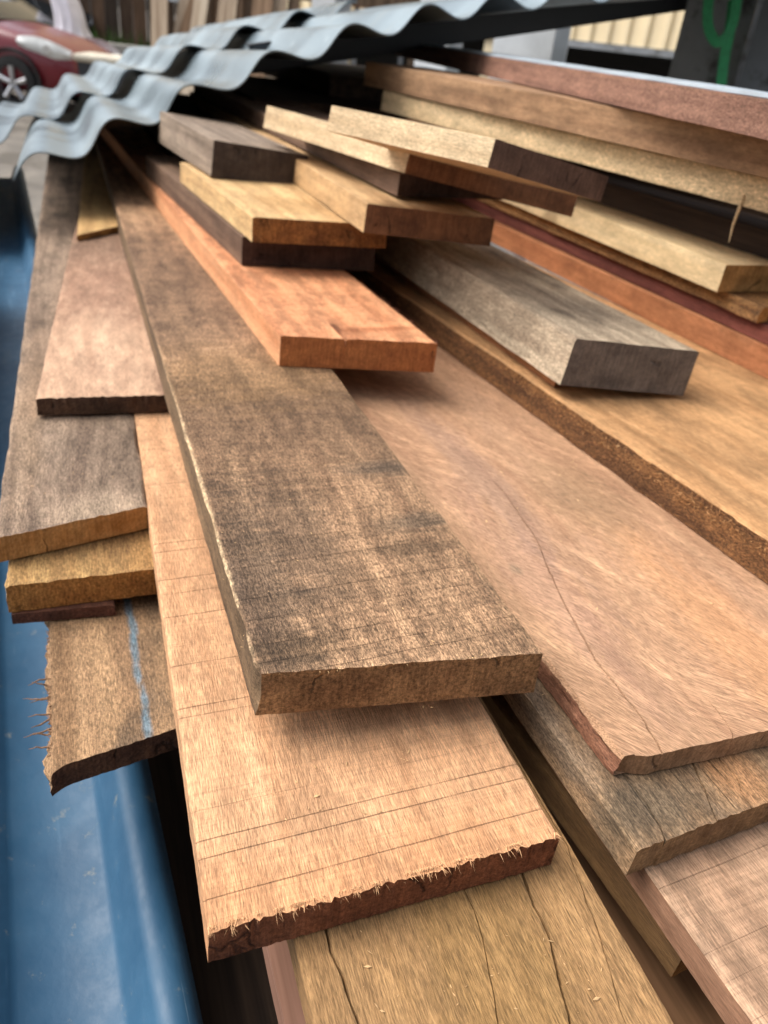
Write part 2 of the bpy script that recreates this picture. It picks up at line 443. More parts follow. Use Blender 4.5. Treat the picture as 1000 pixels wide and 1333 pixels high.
# ================================================================== SETTING
asph = plain('ground_dirt', (112, 106, 98), .9, var=.3, sc=3, bump=.02, dirt=((80, 74, 66), .6, 1.1))
g = MB()
def gz(x, y):
    d = math.hypot(x-.0, y-2)
    return 0.02*nz(x*.5, y*.5, 1)*min(1, max(0, (d-4)/4)) - .0
n_ = 40; co_ = [(-1 if q < 0 else 1)*abs(q)**2.2*220 for q in [i/20-1 for i in range(n_+1)]]
g.grid([[Vector((x, y+8, gz(x, y+8))) for x in co_] for y in co_])
go = g.build('ground', asph, None, 60); tag(go, 'grey-brown yard ground of packed dirt', kind='structure')
for p_ in go.data.polygons: pass
go.data.flip_normals() if go.data.polygons[0].normal.z < 0 else None


# ================================================================== PLANKS (z of each top, relative to the main plank's top)
# ---- main weathered plank
mA = wood((190, 152, 116), (138, 106, 80), fuzz=.8, saw=1.0, sawf=230, lines=.6, weather=((116, 92, 72), .3, 1.6), sns=(60, 13, 13), speck=.75, contrast=.8, bump=1.5, lpitch=.022,
          stains=[(.42, .08, .16, .3, (104, 80, 60), .7), (.10, .02, .16, .045, (76, 64, 54), .65), (.17, .07, .14, .05, (98, 80, 64), .6), (1.0, .1, .4, .3, (116, 90, 70), .75), (.3, .0015, .33, .0032, (216, 186, 146), .7), (.13, .17, .012, .07, (90, 72, 54), .55), (.17, .19, .018, .05, (74, 68, 58), .6),
                  (.28, .2, .02, .06, (70, 64, 56), .65), (.55, .1, .12, .16, (146, 112, 74), .5), (.02, .04, .02, .05, (84, 66, 48), .6)])
eA = endgrain((140, 108, 76), (98, 72, 50), speck=1.0, rings=.15)
sA = wood((128, 104, 78), (84, 68, 52), speck=.5, fuzz=.6)
A = plank('weathered dark-stained thick plank with sawn end, at the middle of the stack', (333, 878), 67, 0, .042, 3.1, [mA, eA, sA],
          tr=(709, 851), cracks=[], jag=.001, jagtop=.0014, wob=.0012, lside=.0011, wane=(.003, .0012), dense=1.25,
          chips=[(.0, 'l', .014, .010), (.06, 'l', .02, .004), (.2, 'l', .05, .002)])
fibA = plain('pale_fibre', (214, 178, 128), .8, var=.25, sc=300)
splinters(A, fibA, 420, .004, A['_w']-.002, .0035, .0004, .6, zr=(.0002, -.0015), xbase=.002)
# ---- pale plank under it
mB = wood((222, 174, 132), (194, 144, 104), grain=1.2, fuzz=.75, saw=.7, lines=.75, pores=.2, contrast=.8, bump=1.1, lpitch=.021, blot=.55,
          stains=[(.0, .06, .05, .3, (206, 146, 100), .5)])
eB = endgrain((124, 78, 54), (88, 54, 38), speck=.7, rings=.1)
B = plank('pale sawn plank with frayed splintery end, under the dark main plank', (270, 1216), 98, -.072, .032, 3.0, [mB, eB],
          tr=(729, 1090), jag=.002, jagtop=.0042, wob=.0006, dense=1.8)
fibB = plain('fresh_fibre', (210, 164, 120), .8, var=.2, sc=200)
splinters(B, fibB, 3600, .001, B['_w']-.001, .0075, .00042, .5, zr=(.0012, -.0012), xbase=.004, spread=.8)
# ---- wide brown plank at right
mC = wood((192, 152, 118), (162, 122, 94), grain=.8, fig=.95, fuzz=.85, contrast=.9, bump=1.1, rot=.5, blot=.6, pores=.3,
          weather=((178, 140, 112), .35, .8),
          stains=[(.2, .06, .2, .035, (176, 138, 116), .5), (.42, .1, .25, .03, (150, 122, 106), .5), (.24, .045, .012, .008, (120, 108, 88), .5),
                  (.35, .2, .1, .06, (140, 112, 82), .45), (.1, .2, .2, .05, (206, 150, 104), .5)])
eC = endgrain((150, 118, 90), (112, 84, 62), speck=.4, rings=.6)
sC = wood((158, 112, 86), (120, 80, 60), fuzz=.8, speck=.4)
C = plank('wide warm brown plank with a long wavy crack, right of the main plank', (812, 992), 17, -.045, .021, 3.0, [mC, eC, sC],
          edge=(1000, 748), skew=-.06, lside=.004, wane=(.006, .002), jag=.0015, dense=1.2,
          cutback=lambda v: .012*max(0, 1-v/.03)**2,
          cracks_px=[([(864, 985), (838, 938), (812, 905), (772, 855), (742, 800), (722, 762), (708, 730), (696, 700), (680, 676), (655, 640), (630, 612), (600, 580)], .0013, .008, .55),
                  ([(948, 952), (940, 935), (925, 915)], .0005, .004, .05)])
# ---- planks below it at right
mD = wood((168, 136, 102), (112, 88, 66), grain=1.1, fuzz=.9, checks=.9, weather=((128, 108, 88), .5, 1.4), speck=.55, contrast=1.1,
          stains=[(.03, .03, .03, .05, (86, 76, 62), .7), (.05, .12, .06, .03, (176, 122, 78), .5)])
eD = endgrain((138, 110, 80), (92, 70, 50), speck=.5, rings=.4)
D = plank('grey-brown plank with split end, second from the bottom at lower right', (829, 1108), 30, -.068, .029, 2.9, [mD, eD], tr=(1180, 978),
          cracks_px=[([(867, 1095), (858, 1072), (845, 1050), (828, 1030)], .0011, .007, .10), ([(935, 1072), (917, 1025), (900, 988)], .0011, .007, .13),
                     ([(982, 1055), (970, 1035), (962, 1015)], .0007, .004, .07)], jag=.002, jagtop=.003, wane=(.003, .002), dense=1.2)
mE = wood((196, 160, 130), (168, 132, 104), grain=1.1, saw=1.0, sawf=250, lines=.35, fuzz=.7, contrast=.8, lpitch=.019)
sE = wood((164, 124, 98), (128, 92, 70), fuzz=.5)
Ee = endgrain((150, 104, 78), (110, 74, 54))
Epl = plank('pinkish rough-sawn plank with cross saw marks, lowest at lower right', (905, 1225), 30, -.099, .026, 2.9, [mE, Ee, sE], w_=.26, ext=.2)
mF = wood((176, 138, 94), (146, 110, 72), grain=1.3, fuzz=.85, pores=.35, contrast=.7, saw=.25, stains=[(-.02, .12, .15, .06, (140, 108, 62), .5)])
Fe = endgrain((140, 100, 56), (100, 70, 40))
Fpl = plank('ochre plank with long drying cracks, below the frayed pale plank', (392, 1268), 80, -.106, .024, 2.9, [mF, Fe], edge=(806, 1208), ext=.24, dense=1.2,
      cracks_px=[([(427, 1222), (434, 1245), (447, 1275), (467, 1333)], .0011, .008, .5), ([(608, 1165), (616, 1185), (630, 1230), (650, 1333)], .0006, .005, .5),
              ([(676, 1130), (690, 1165), (715, 1220), (742, 1333)], .0013, .01, .5), ([(735, 1095), (762, 1170), (780, 1220), (815, 1333)], .0005, .004, .5)])
mG = wood((132, 100, 64), (98, 72, 46), fuzz=.6)
plank('short-ending ochre plank peeking out between the two lowest right planks', (890, 1243), -60, -.127, .03, 2.6, [mG, Fe], w_=.14)
# ---- left planks
mH = wood((208, 172, 142), (170, 134, 108), fuzz=.6, grain=.9, contrast=.8, fig=.4, weather=((128, 98, 80), .45, .7),
          stains=[(1.0, .1, .55, .3, (104, 78, 62), .8), (.5, .1, .2, .2, (150, 112, 90), .5)])
eH = endgrain((86, 64, 50), (54, 40, 32))
plank('pinkish brown plank with dark ragged end, uppermost at the left side', (46, 519), 165, -.045, .024, 2.6, [mH, eH], tr=(300, 502), skew=.03,
      jag=.0025, jagtop=.006, dense=1.0)
mH2 = wood((200, 162, 108), (166, 130, 84), fuzz=.5)
plank('small golden board end lying on the pinkish brown left plank', (100, 306), 130, -.031, .012, 1.6, [mH2, endgrain((150, 110, 60), (100, 70, 40))], w_=.12, skew=1.1)
mI = wood((166, 142, 120), (118, 98, 82), fuzz=.9, speck=.5, contrast=1.1, weather=((92, 76, 62), .5, 1.1), bump=1.4, saw=.4,
          stains=[(.03, .11, .05, .06, (190, 166, 140), .5), (.3, .02, .3, .02, (180, 150, 120), .45)])
eI = endgrain((176, 136, 88), (140, 100, 58), speck=.4)
plank('grey-brown weathered plank with pale cut end at the left edge', (-9, 702), 92, -.073, .030, 2.8, [mI, eI], tr=(193, 658), jagtop=.003, wane=(.003, .003))
mJ = wood((200, 162, 106), (152, 116, 72), fuzz=.8, speck=.5, contrast=1.1, stains=[(.1, .09, .1, .08, (104, 76, 48), .7)])
eJ = endgrain((168, 120, 66), (124, 84, 46), speck=.9)
plank('golden yellow rough plank under the grey-brown left plank', (5, 764), 85, -.105, .033, 2.7, [mJ, eJ], tr=(236, 737), jag=.003, jagtop=.003, wane=(.004, .002), lside=.003)
mJ2 = wood((120, 80, 62), (84, 54, 42))
plank('thin reddish board just under the golden left plank', (14, 800), 80, -.139, .013, 2.6, [mJ2, endgrain((96, 62, 50), (66, 44, 36))], tr=(150, 788), jag=.003)
mK = wood((174, 140, 104), (138, 108, 80), fuzz=.7, speck=.6, contrast=.8, weather=((112, 92, 72), .42, 1.5),
          stains=[(.07, .013, .2, .012, (120, 90, 62), .6)] + [(.03+.035*i, .083+.0015*sin(i*2), .026, .0045, (88, 130, 150), .62) for i in range(7)])
eK = endgrain((96, 68, 50), (60, 42, 34), speck=.7)
K = plank('brown plank with blue paint stripe and splintered left edge', (63, 1003), 48, -.154, .026, 1.7, [mK, eK], tr=(330, 916), lside=.0075, jag=.002, dense=1.5,
          wane=(.005, .002), cutback=lambda v: -.006*max(0, 1-v/.012))
mb = MB()
for (x0, l) in [(.118, .016), (.03, .012), (.052, .02), (.066, .019), (.071, .013), (.088, .022), (.094, .012), (.045, .010), (.11, .009)]:
    pts = [Vector((x0, -.0045, -.006))]
    ang = random.uniform(1.7, 2.3)
    for q in range(6):
        ang += random.uniform(-.5, .42); pts.append(pts[-1] + Vector((cos(ang)*l/6*.6+.0005, sin(ang)*l/6+.0016, random.uniform(-.002, .0022))))
    mb.tube(pts, [.0012, .0011, .0009, .0008, .0006, .0004, .0002], 5)
for i in range(200):
    x0 = random.uniform(-.005, .19); a = Vector((x0, -.003, -random.uniform(.0, .02)))
    mb.tube([a, a+Vector((random.uniform(-.004, .01), random.uniform(.001, .005), random.uniform(-.002, .002)))], [.0007, .0002], 4)
mb.build('splinters', wood((156, 120, 90), (112, 84, 62)), K)['kind'] = 'stuff'
# ---- upper middle group
mL = wood((222, 160, 116), (190, 124, 84), grain=1.0, saw=1.0, sawf=260, lines=.5, fuzz=.6, contrast=.8, stains=[(.02, .088, .035, .007, (84, 44, 28), .9), (.01, .15, .012, .08, (150, 84, 50), .6)])
sL = wood((222, 164, 120), (198, 134, 92), fuzz=.5)
eL = endgrain((168, 106, 62), (130, 78, 46), speck=.5)
Lp = plank('bright orange plank with sawn end lying on the dark main plank', (365, 437), -20, .044, .043, 2.3, [mL, eL, sL], tr=(570, 447), jagtop=.003,
      cracks=[(.085, lambda x: .002*nz(x*20, 2, 9), .0022, .012, .07)])
dkf = plain('dark_fibre', (92, 50, 30), .9)
mb = MB()
for i in range(160):
    x0 = random.uniform(0, .3); v = Lp['_w'] + .0; a = Vector((x0+Lp['_sk']*v, -v, -random.uniform(0, .006)))
    mb.tube([a, a+Vector((random.uniform(-.004, .006), -random.uniform(.001, .006), random.uniform(-.003, .004)))], [.0007, .0002], 4)
mb.build('splinters', dkf, Lp)['kind'] = 'stuff'
splinters(Lp, dkf, 120, .06, Lp['_w'], .006, .0006, .8, zr=(.001, -.002))
mM = wood((128, 102, 82), (92, 70, 56), fuzz=.5); eM = endgrain((70, 52, 44), (44, 32, 28), speck=.3)
plank('dark brown board on top of the orange plank', (315, 308), -80, 0.092, .046, .8, [mM, eM], tr=(490, 318))
mN = wood((212, 178, 128), (176, 140, 96), fuzz=.6, grain=.7, contrast=1.1, fig=.6, stains=[(.1, .1, .08, .08, (150, 106, 56), .4)])
eN = endgrain((140, 96, 54), (90, 60, 36), speck=.9)
plank('golden yellow plank sitting on the dark board, rough front end', (329, 283), -80, .132, .038, .5, [mN, eN], tr=(505, 293), jag=.003, jagtop=.002)
mO = wood((156, 138, 120), (112, 96, 82), fuzz=.5, speck=.3); eO = endgrain((72, 62, 56), (52, 44, 40), speck=.2, rings=.2)
plank('thick grey timber with dark square end, topmost by the metal sheet', (278, 182), -120, .200, .064, .42, [mO, eO], tr=(402, 203), sq=-.03)
mP = wood((206, 170, 124), (164, 128, 88), fuzz=.5); eP = endgrain((116, 82, 58), (78, 54, 40), speck=.3)
plank('tan board with dark end, between the golden plank and the grey beam', (478, 265), 40, .178, .043, 1.7, [mP, eP], tr=(645, 285), sq=-.03)
mQ = wood((206, 186, 158), (156, 136, 114), fuzz=.8, speck=.5, contrast=1.0, weather=((116, 100, 84), .4, 1.2), checks=.5, saw=.3, bump=1.3)
eQ = endgrain((108, 98, 90), (76, 69, 64), speck=.35, rings=.4)
Q = plank('thick silvery grey beam with dark end, right of the orange plank', (748, 440), -10, .088, .066, 1.9, [mQ, eQ], tr=(912, 458), sq=-.03, wane=(.004, .003),
      lside=.002, jagtop=.002)
mQ2 = wood((176, 118, 76), (130, 84, 54), fuzz=.5)
plank('thin orange-brown board right under the silvery grey beam', (724, 492), -10, .016, .014, 1.9, [mQ2, endgrain((120, 76, 46), (80, 50, 32))], w_=.16, jag=.003, lside=.002)
mAA = wood((206, 160, 112), (170, 126, 84), grain=.9, fuzz=.6, saw=.6, contrast=.9, stains=[(.25, .12, .3, .04, (150, 112, 76), .4)])
sAA = wood((140, 98, 60), (88, 58, 36), fuzz=1, speck=.9, bump=2)
AAo = plank('tan plank with rough bark-brown side, along the right edge', (1000, 703), -90, .0, .043, 2.6, [mAA, eN, sAA], w_=.42, ext=.22, lside=.0035, wane=(.004, .002), dense=1.1)
edge_fibres(AAo, plain('side_fibre', (176, 130, 84), .9), 0, -.2, .5, 500, .008, 0, -.02, 1)
# ---- right group
mZ = wood((184, 124, 84), (146, 92, 60), fuzz=.5, saw=.3)
plank('orange-red narrow plank on edge of the right stack', (1000, 452), -44, .046, .045, 2.3, [mZ, eL], w_=.2, ext=.3, wane=(.004, .002))
mY = wood((132, 76, 64), (84, 44, 38), checks=.6, fuzz=.5)
plank('dark red plank above the orange-red one at right', (1000, 424), -20, .075, .027, 2.2, [mY, eM], w_=.2, ext=.25)
mX = wood((166, 122, 76), (92, 62, 40), speck=.8, fuzz=.8, contrast=1.2)
plank('rough amber-edged plank under the pale plank at right', (955, 385), -10, .100, .024, 2.1, [mX, eJ], w_=.2, ext=.06, lside=.004, wane=(.006, .002), jag=.003)
mW = wood((234, 208, 164), (206, 176, 130), fuzz=.5, grain=.9, contrast=.7, stains=[(.5, .0, .03, .01, (120, 92, 60), .5)])
eW = endgrain((170, 132, 84), (122, 92, 56), speck=.5)
plank('pale cream plank with cut end, at the right under the long upper planks', (945, 345), 0, .145, .043, 2.0, [mW, eW], w_=.24, skew=-.03, jagtop=.002)
mR = wood((222, 196, 158), (186, 158, 122), fuzz=.6, speck=.3); eR = endgrain((124, 86, 60), (84, 58, 42), speck=.25, rings=.9)
plank('dark board below the leaning pale-sided board', (520, 226), -40, .214, .034, 1.5, [mM, eM], w_=.2)
plank('leaning pale-sided board with brown figured end, near the top', (535, 190), -350, .258, .040, .48, [mR, eR], tr=(755, 250), sq=-.12)
eS = endgrain((100, 78, 66), (70, 54, 46), speck=.25, rings=.4)
plank('leaning pale-sided board with dark end, topmost of the middle pile', (645, 180), -800, .305, .034, .30, [mR, eS], tr=(793, 230), sq=-.05)
mT = wood((226, 198, 156), (196, 166, 124), fuzz=.9, speck=.5, contrast=.8, bump=1.5)
T = plank('long pale sawn plank below two long dark ones, upper right', (1000, 231), -200, .280, .046, 1.15, [mT, eW], w_=.2, ext=.12, wane=(.004, .002), lside=.002)
mb = MB(); mb.tube([(.03, .001, -.03), (.028, .004, -.05), (.03, .003, -.075), (.026, .005, -.1)], [.002, .0028, .002, .0004], 5)
mb.build('splinters', mT, T)['kind'] = 'stuff'
mU = wood((174, 138, 104), (130, 98, 72), fuzz=.6, saw=.4)
plank('brown plank between the long pale plank and the red topmost plank', (1000, 176), -160, .335, .053, 1.25, [mU, eM], w_=.2, ext=.12)
mV = wood((152, 114, 96), (114, 82, 68), fuzz=.7, speck=.6, bump=1.4)
plank('reddish long plank on top of the right stack', (1000, 129), 260, .381, .043, 2.2, [mV, eM], w_=.2, ext=.15, lside=.002)
mVs = plain('sky_sheen_pale', (158, 168, 176), .5, var=.15)  # sky reflection on the plank's top, put into a pale strip colour
plank('thin added strip coloured as sky sheen on the reddish topmost plank', (1000, 129), 250, .3866, .005, 2.0, [mVs, mVs], zpx=.381, shift=.012, w_=.12, ext=.1)

# ---- loose sawdust and flakes
mb = MB()
for (px0, py0, px1, py1, z_, n_) in ((480, 520, 980, 930, -.0445, 170), (260, 600, 660, 860, .0006, 60), (290, 960, 620, 1070, -.0715, 45), (640, 480, 990, 660, .0006, 60), (470, 1200, 800, 1330, -.1055, 40),
                                     (380, 360, 540, 425, .0446, 30), (20, 580, 170, 660, -.0725, 30)):
    for i in range(n_):
        c_ = onz(random.uniform(px0, px1), random.uniform(py0, py1), z_); c_.z += Z0+.0004; a_ = random.uniform(0, pi); l_ = random.uniform(.0005, .0016)*(2.2 if random.random() < .12 else 1)
        u_ = Vector((cos(a_), sin(a_), random.uniform(-.1, .1)))*l_; v_ = Vector((-sin(a_), cos(a_), 0))*l_*random.uniform(.15, .4); h_ = Vector((0, 0, .0004))
        mb.add([c_-u_, c_+v_, c_+u_, c_-v_, c_+h_], [(0, 1, 4), (1, 2, 4), (2, 3, 4), (3, 0, 4), (3, 2, 1, 0)])
o = mb.build('sawdust', plain('sawdust_flake', (208, 170, 122), .9, var=.35, sc=40)); tag(o, 'tiny pale sawdust flakes scattered over the planks', 'sawdust', kind='stuff')

# ---- planks that only show as dark layers inside the stack
mShade = simple_wood((74, 58, 46), (46, 36, 30)); mDk = simple_wood((150, 112, 80), (110, 80, 56)); eDk = simple_wood((110, 80, 56), (74, 52, 38))  # first wood has the stack's inner shade put into its colour
plank('shaded plank set back under the long pale plank at right', (1000, 231), -200, .232, .042, 1.4, [mShade, mShade], w_=.3, ext=.1, zpx=.28, shift=.25)
plank('shaded plank set back just above the pale cream plank at right', (945, 345), -100, .189, .042, 1.4, [mShade, mShade], w_=.3, zpx=.145, shift=.12, ext=.1)
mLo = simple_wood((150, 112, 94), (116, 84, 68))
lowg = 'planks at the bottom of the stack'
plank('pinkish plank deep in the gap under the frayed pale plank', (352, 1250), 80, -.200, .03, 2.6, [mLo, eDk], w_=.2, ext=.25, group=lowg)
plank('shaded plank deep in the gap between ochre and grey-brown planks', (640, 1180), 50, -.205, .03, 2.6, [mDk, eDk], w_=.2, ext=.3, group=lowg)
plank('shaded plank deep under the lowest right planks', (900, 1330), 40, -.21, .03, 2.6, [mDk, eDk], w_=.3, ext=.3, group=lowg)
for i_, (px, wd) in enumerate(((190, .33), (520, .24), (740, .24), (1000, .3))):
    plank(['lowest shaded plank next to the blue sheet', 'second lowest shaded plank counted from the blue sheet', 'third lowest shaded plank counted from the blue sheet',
           'lowest shaded plank farthest from the blue sheet'][i_], (px, 1300), 60, -.46, .04, 2.8, [mShade, mShade], w_=wd, ext=.5, group=lowg)
for lb_, tl_, z_, t_ in (('shade-coloured board end deep under the sheet, lowest of three', (235, 165), .15, .1), ('shade-coloured board end deep under the sheet, middle of three', (330, 128), .22, .068),
                      ('shade-coloured board end deep under the sheet, highest of three', (430, 97), .28, .058)):
    plank(lb_, tl_, 20, z_, t_, .9, [mShade, mShade], w_=.5, group='shade-coloured boards at the back of the stack')  # filler boards closing the view, shade under the sheet put into their colour
# bearers that carry the stack
bd = dirvp(60); bp_ = Vector((bd.y, -bd.x, 0))
base0 = Vector((-.12, .35, 0))
for i_, u_ in enumerate((.25, 1.3, 2.5)):
    o_ = base0 + bd*u_
    mb = MB(); mb.box((.06, -.06, 0), (1.5, .06, Z0-.502), .008)
    e_ = mb.build('support_block', plain('old_sleeper', (66, 56, 48), .9, bump=.004)); e_.location = (o_.x, o_.y, 0); e_.rotation_euler = (0, 0, math.atan2(bp_.y, bp_.x))
    tag(e_, ['dark sleeper support under the near end of the timber stack', 'dark sleeper support under the middle of the timber stack', 'dark sleeper support under the far end of the timber stack'][i_], 'support', 'supports under the timber stack')
for i_, (zt, zb, u_, x0, x1) in enumerate(((-.132, -.2, 1.5, -.1, .9), (.232, .145, 1.55, .75, 1.5), (.105, .0, 2.1, .25, 1.3))):
    o_ = base0 + bd*u_
    mb = MB(); mb.box((x0, -.03, Z0+zb+.001), (x1, .03, Z0+zt-.002), .003)
    e_ = mb.build('bearer', mDk); e_.location = (o_.x, o_.y, 0); e_.rotation_euler = (0, 0, math.atan2(bp_.y, bp_.x))
    tag(e_, ['cross bearer hidden low in the dark of the stack', 'cross bearer hidden under the long upper right planks', 'cross bearer hidden in the dark middle of the stack'][i_], 'bearer', 'bearers inside the stack')

# ================================================================== METAL SHEETS
def bluemat():
    k = NT('blue_paint'); n1 = k.noise(k.co, 5, 5, .6)
    c = k.mix(k.ss(n1, .3, .7), S(40, 76, 104), S(54, 92, 120))
    st = k.noise(k.vm('MULTIPLY', k.co, (3, 30, 30)), 1, 6, .65)
    c = k.mix(k.ss(st, .56, .75, 0, .35), c, S(110, 144, 170))
    sp = k.noise(k.co, 38, 6, .7)
    c = k.mix(k.ss(sp, .6, .72, 0, .55), c, S(140, 138, 124))
    c = k.mix(k.ss(k.noise(k.vm('MULTIPLY', k.co, (1.5, 9, 9)), 1, 5), .58, .72, 0, .55), c, S(112, 112, 96))
    sc = k.noise(k.vm('MULTIPLY', k.co, (5, 300, 300)), 1, 3)
    c = k.mix(k.ss(sc, .73, .77, 0, .35), c, S(190, 206, 214))
    k.bump(k.noise(k.co, 60, 4), .0012, .5)
    return k.done(c, k.ss(sp, .3, .7, .4, .6), 0, .35)
prof = [(-.012, -.03), (-.006, -.010), (.004, 0), (.020, 0), (.028, -.007), (.046, -.05), (.053, -.055), (.135, -.055), (.142, -.05),
        (.172, -.006), (.180, 0), (.200, 0), (.208, -.007), (.226, -.05), (.233, -.055), (.315, -.055), (.322, -.05), (.352, -.006), (.36, 0), (.38, 0), (.388, -.007), (.41, -.055), (.52, -.055)]
a_ = onz(222, 1200, -.315); d_ = dirvp(-20); pr = Vector((d_.y, -d_.x, 0))
mb = MB(); rows = []
us = [-.75 + i*.12 for i in range(40)]
for th in (0, -.0012):
    rows.append([[Vector((u, v, z + th + .002*nz(u*3, v*7, 2))) for (v, z) in prof] for u in us])
mb.grid(rows[0]); n0 = len(mb.v); mb.grid([r[::-1] for r in rows[1]])
m_, nn = len(prof), len(us)
for i in range(nn-1):
    mb.f.append((i*m_, (i+1)*m_, n0+(i+1)*m_+m_-1, n0+i*m_+m_-1)); mb.f.append((i*m_+m_-1, n0+i*m_, n0+(i+1)*m_, (i+1)*m_+m_-1))
bs = mb.build('blue_metal_sheet', bluemat(), None, 50)
m_b = Matrix((d_, -pr, Vector((0, 0, 1)))).transposed().to_4x4(); m_b.translation = Vector((a_.x, a_.y, Z0-.315)); bs.matrix_world = m_b
tag(bs, 'blue painted ribbed metal sheet lying left below the planks', 'metal sheet')

sp_ = empty('shade_panel', (-.86, 1.2, 0), math.atan2(bd.y, bd.x)); bsm = plain('shade_panel_blue', (34, 60, 84), .5)  # added panel, mostly out of view, to shade the blue sheet
MB().box((0, -.004, Z0-.62), (.98, .004, Z0+.06)).build('plate', bsm, sp_)
for x_ in (.02, .5, .94): MB().box((x_, .005, 0), (x_+.05, .055, Z0+.02)).build('post', bsm, sp_)
tag(sp_, 'added dark blue panel left of the stack, shading the blue sheet', 'panel')
A_ = dirvp(60); Rn = Vector((A_.y, -A_.x, 0))
S0 = onz(20, 222, .06)
def onplane(px, py, u):
    d = ray(px, py); q = S0 + A_*u; t = (q-CAM).dot(A_)/d.dot(A_); return CAM + d*t
def sheetmat():
    k = NT('galvanised'); n1 = k.noise(k.vm('MULTIPLY', k.co, (2, 2, 2)), 1, 6, .65); n2 = k.noise(k.co, 90, 3)
    c = k.mix(k.ss(n1, .3, .7), S(104, 120, 128), S(146, 160, 166))
    c = k.mix(k.ss(k.noise(k.vm('MULTIPLY', k.co, (3, 14, 3)), 1, 6, .7), .57, .72, 0, .6), c, S(150, 148, 138))
    c = k.mix(k.ss(k.noise(k.co, 26, 5), .64, .72, 0, .5), c, S(176, 186, 188))
    k.bump(n2, .0006, .4)
    return k.done(c, k.ss(n1, .3, .7, .26, .44), .7, .5)
galv = sheetmat()
mids = [(-340, 392), (-60, 262), (20, 226), (75, 203), (125, 180), (225, 135), (330, 90), (435, 52), (530, 25), (605, 9), (695, -2), (785, -10), (870, -17), (1000, -27), (1150, -38)]
cre = [-355, -255, -158, -60, 50, 150, 246, 356, 460, 558, 650, 740, 828, 915, 1000, 1085, 1170]
base_pts = []; N = 330
def smooth_mid(x):
    return sum(interp([m[0] for m in mids], [m[1] for m in mids], x+o) for o in (-50, -25, 0, 25, 50))/5
def sheet(name, label, x0, x1, u0, u1, lift, ph, amp, sag, z1=0):
    pts = []; phs = []
    for i in range(N+1):
        x = x0+(x1-x0)*i/N
        pts.append(onplane(x, smooth_mid(x), 0)); phs.append(interp(cre, list(range(len(cre))), x)+ph)
    rows = []
    uu = [u0 + (u1-u0)*(j/24) for j in range(25)]
    prf = []
    for i, p in enumerate(pts):
        t = (pts[min(i+1, N)]-pts[max(i-1, 0)]).normalized(); nrm = A_.cross(t).normalized() 
        if nrm.z < 0: nrm = -nrm
        prf.append((p, nrm, amp*cos(2*pi*phs[i])))
    for sgn in (1, -1):
        rows.append([[p + nrm*(a+lift+sgn*.0016) + A_*u + Vector((0, 0, Z0 + z1 + sag*(u-u0)+.003*nz(u*2, i*.03, 1))) for i, (p, nrm, a) in enumerate(prf)] for u in uu])
    mb = MB(); mb.grid(rows[0]); k0 = len(mb.v); mb.grid([r[::-1] for r in rows[1]]); m = N+1
    for j in range(len(uu)-1):
        mb.f.append((j*m, (j+1)*m, k0+(j+1)*m+N, k0+j*m+N)); mb.f.append((j*m+N, k0+j*m, k0+(j+1)*m, (j+1)*m+N))
    for i in range(N):
        mb.f.append((i, k0+N-i, k0+N-i-1, i+1)); J = (len(uu)-1)*m; mb.f.append((J+i, J+i+1, k0+J+N-i-1, k0+J+N-i))
    o = mb.build(name, galv, None, 50); tag(o, label, 'roof sheet', 'corrugated roof sheets over the stack'); return o
sheet('corrugated_sheet', 'pale corrugated metal sheet with wavy front edge over the planks', 14, 1130, 0, 1.45, 0, 0, .0215, -.05)
sheet('corrugated_sheet', 'second corrugated sheet overlapping behind the front one', -330, 640, 1.0, 3.3, .022, .22, .0215, -.05, -.043)
# purlin under the sheets
mb = MB()
b0, b1 = onplane(330, 96, .62), onplane(1040, -8, .62)
ax = (b1-b0).normalized(); upv = A_.cross(ax).normalized(); upv = -upv if upv.z < 0 else upv
for (q0, q1, w0, w1) in ((0, .004, 0, .075), (0, .045, 0, .004), (0, .045, .071, .075)):
    mb.add([p + A_*a + upv*b + Vector((0, 0, Z0)) for p in (b0, b1) for (a, b) in ((q0, w0), (q1, w0), (q1, w1), (q0, w1))],
           [(0, 1, 2, 3), (7, 6, 5, 4), (0, 4, 5, 1), (1, 5, 6, 2), (2, 6, 7, 3), (3, 7, 4, 0)])
steel = plain('grey_steel', (186, 188, 190), .45, metal=0, var=.2, sc=4, dirt=((96, 92, 86), .5, 9))
pu = mb.build('purlin', plain('black_steel', (52, 54, 58), .5)); tag(pu, 'sloping steel channel beam under the corrugated sheets', 'beam')

# ================================================================== BACKGROUND
# steel columns behind the stack
def hcol(px, py, Y, wd, dp, rz, label, mat):
    p = aty(px, py, Y); mb = MB(); t = .012
    for (a, b) in (((-wd/2, -dp/2), (wd/2, -dp/2+t)), ((-wd/2, dp/2-t), (wd/2, dp/2)), ((-t/2, -dp/2+t), (t/2, dp/2-t))):
        mb.box((a[0], a[1], .012), (b[0], b[1], 3.4))
    r = empty('steel_column', (p.x, p.y, 0), rz); mb.build('shaft', mat, r)
    MB().box((-wd*.8, -dp*.8, 0), (wd*.8, dp*.8, .012)).build('base_plate', mat, r)
    tag(r, label, 'column', 'steel columns behind the stack'); return r
lst = plain('pale_steel', (216, 220, 222), .45, metal=0, var=.15, sc=4)
dst = plain('dark_steel', (120, 124, 128), .5, metal=0, var=.2, sc=4, dirt=((62, 62, 60), .5, 8))
hcol(690, 66, 4.2, .28, .24, -.42, 'pale grey steel column left of the dark opening', lst)
hcol(928, 66, 3.2, .22, .2, -.42, 'grey steel column just left of the green strap', steel)
hcol(1022, 66, 3.0, .2, .2, -.42, 'dark grey steel column at the right edge, right of the green strap', dst)
hcol(572, 60, 5.2, .2, .2, -.42, 'pale steel column seen low under the sheet edge', lst)
hcol(432, 8, 5.6, .16, .2, -.42, 'grey-blue steel column left of the orange panel', steel)
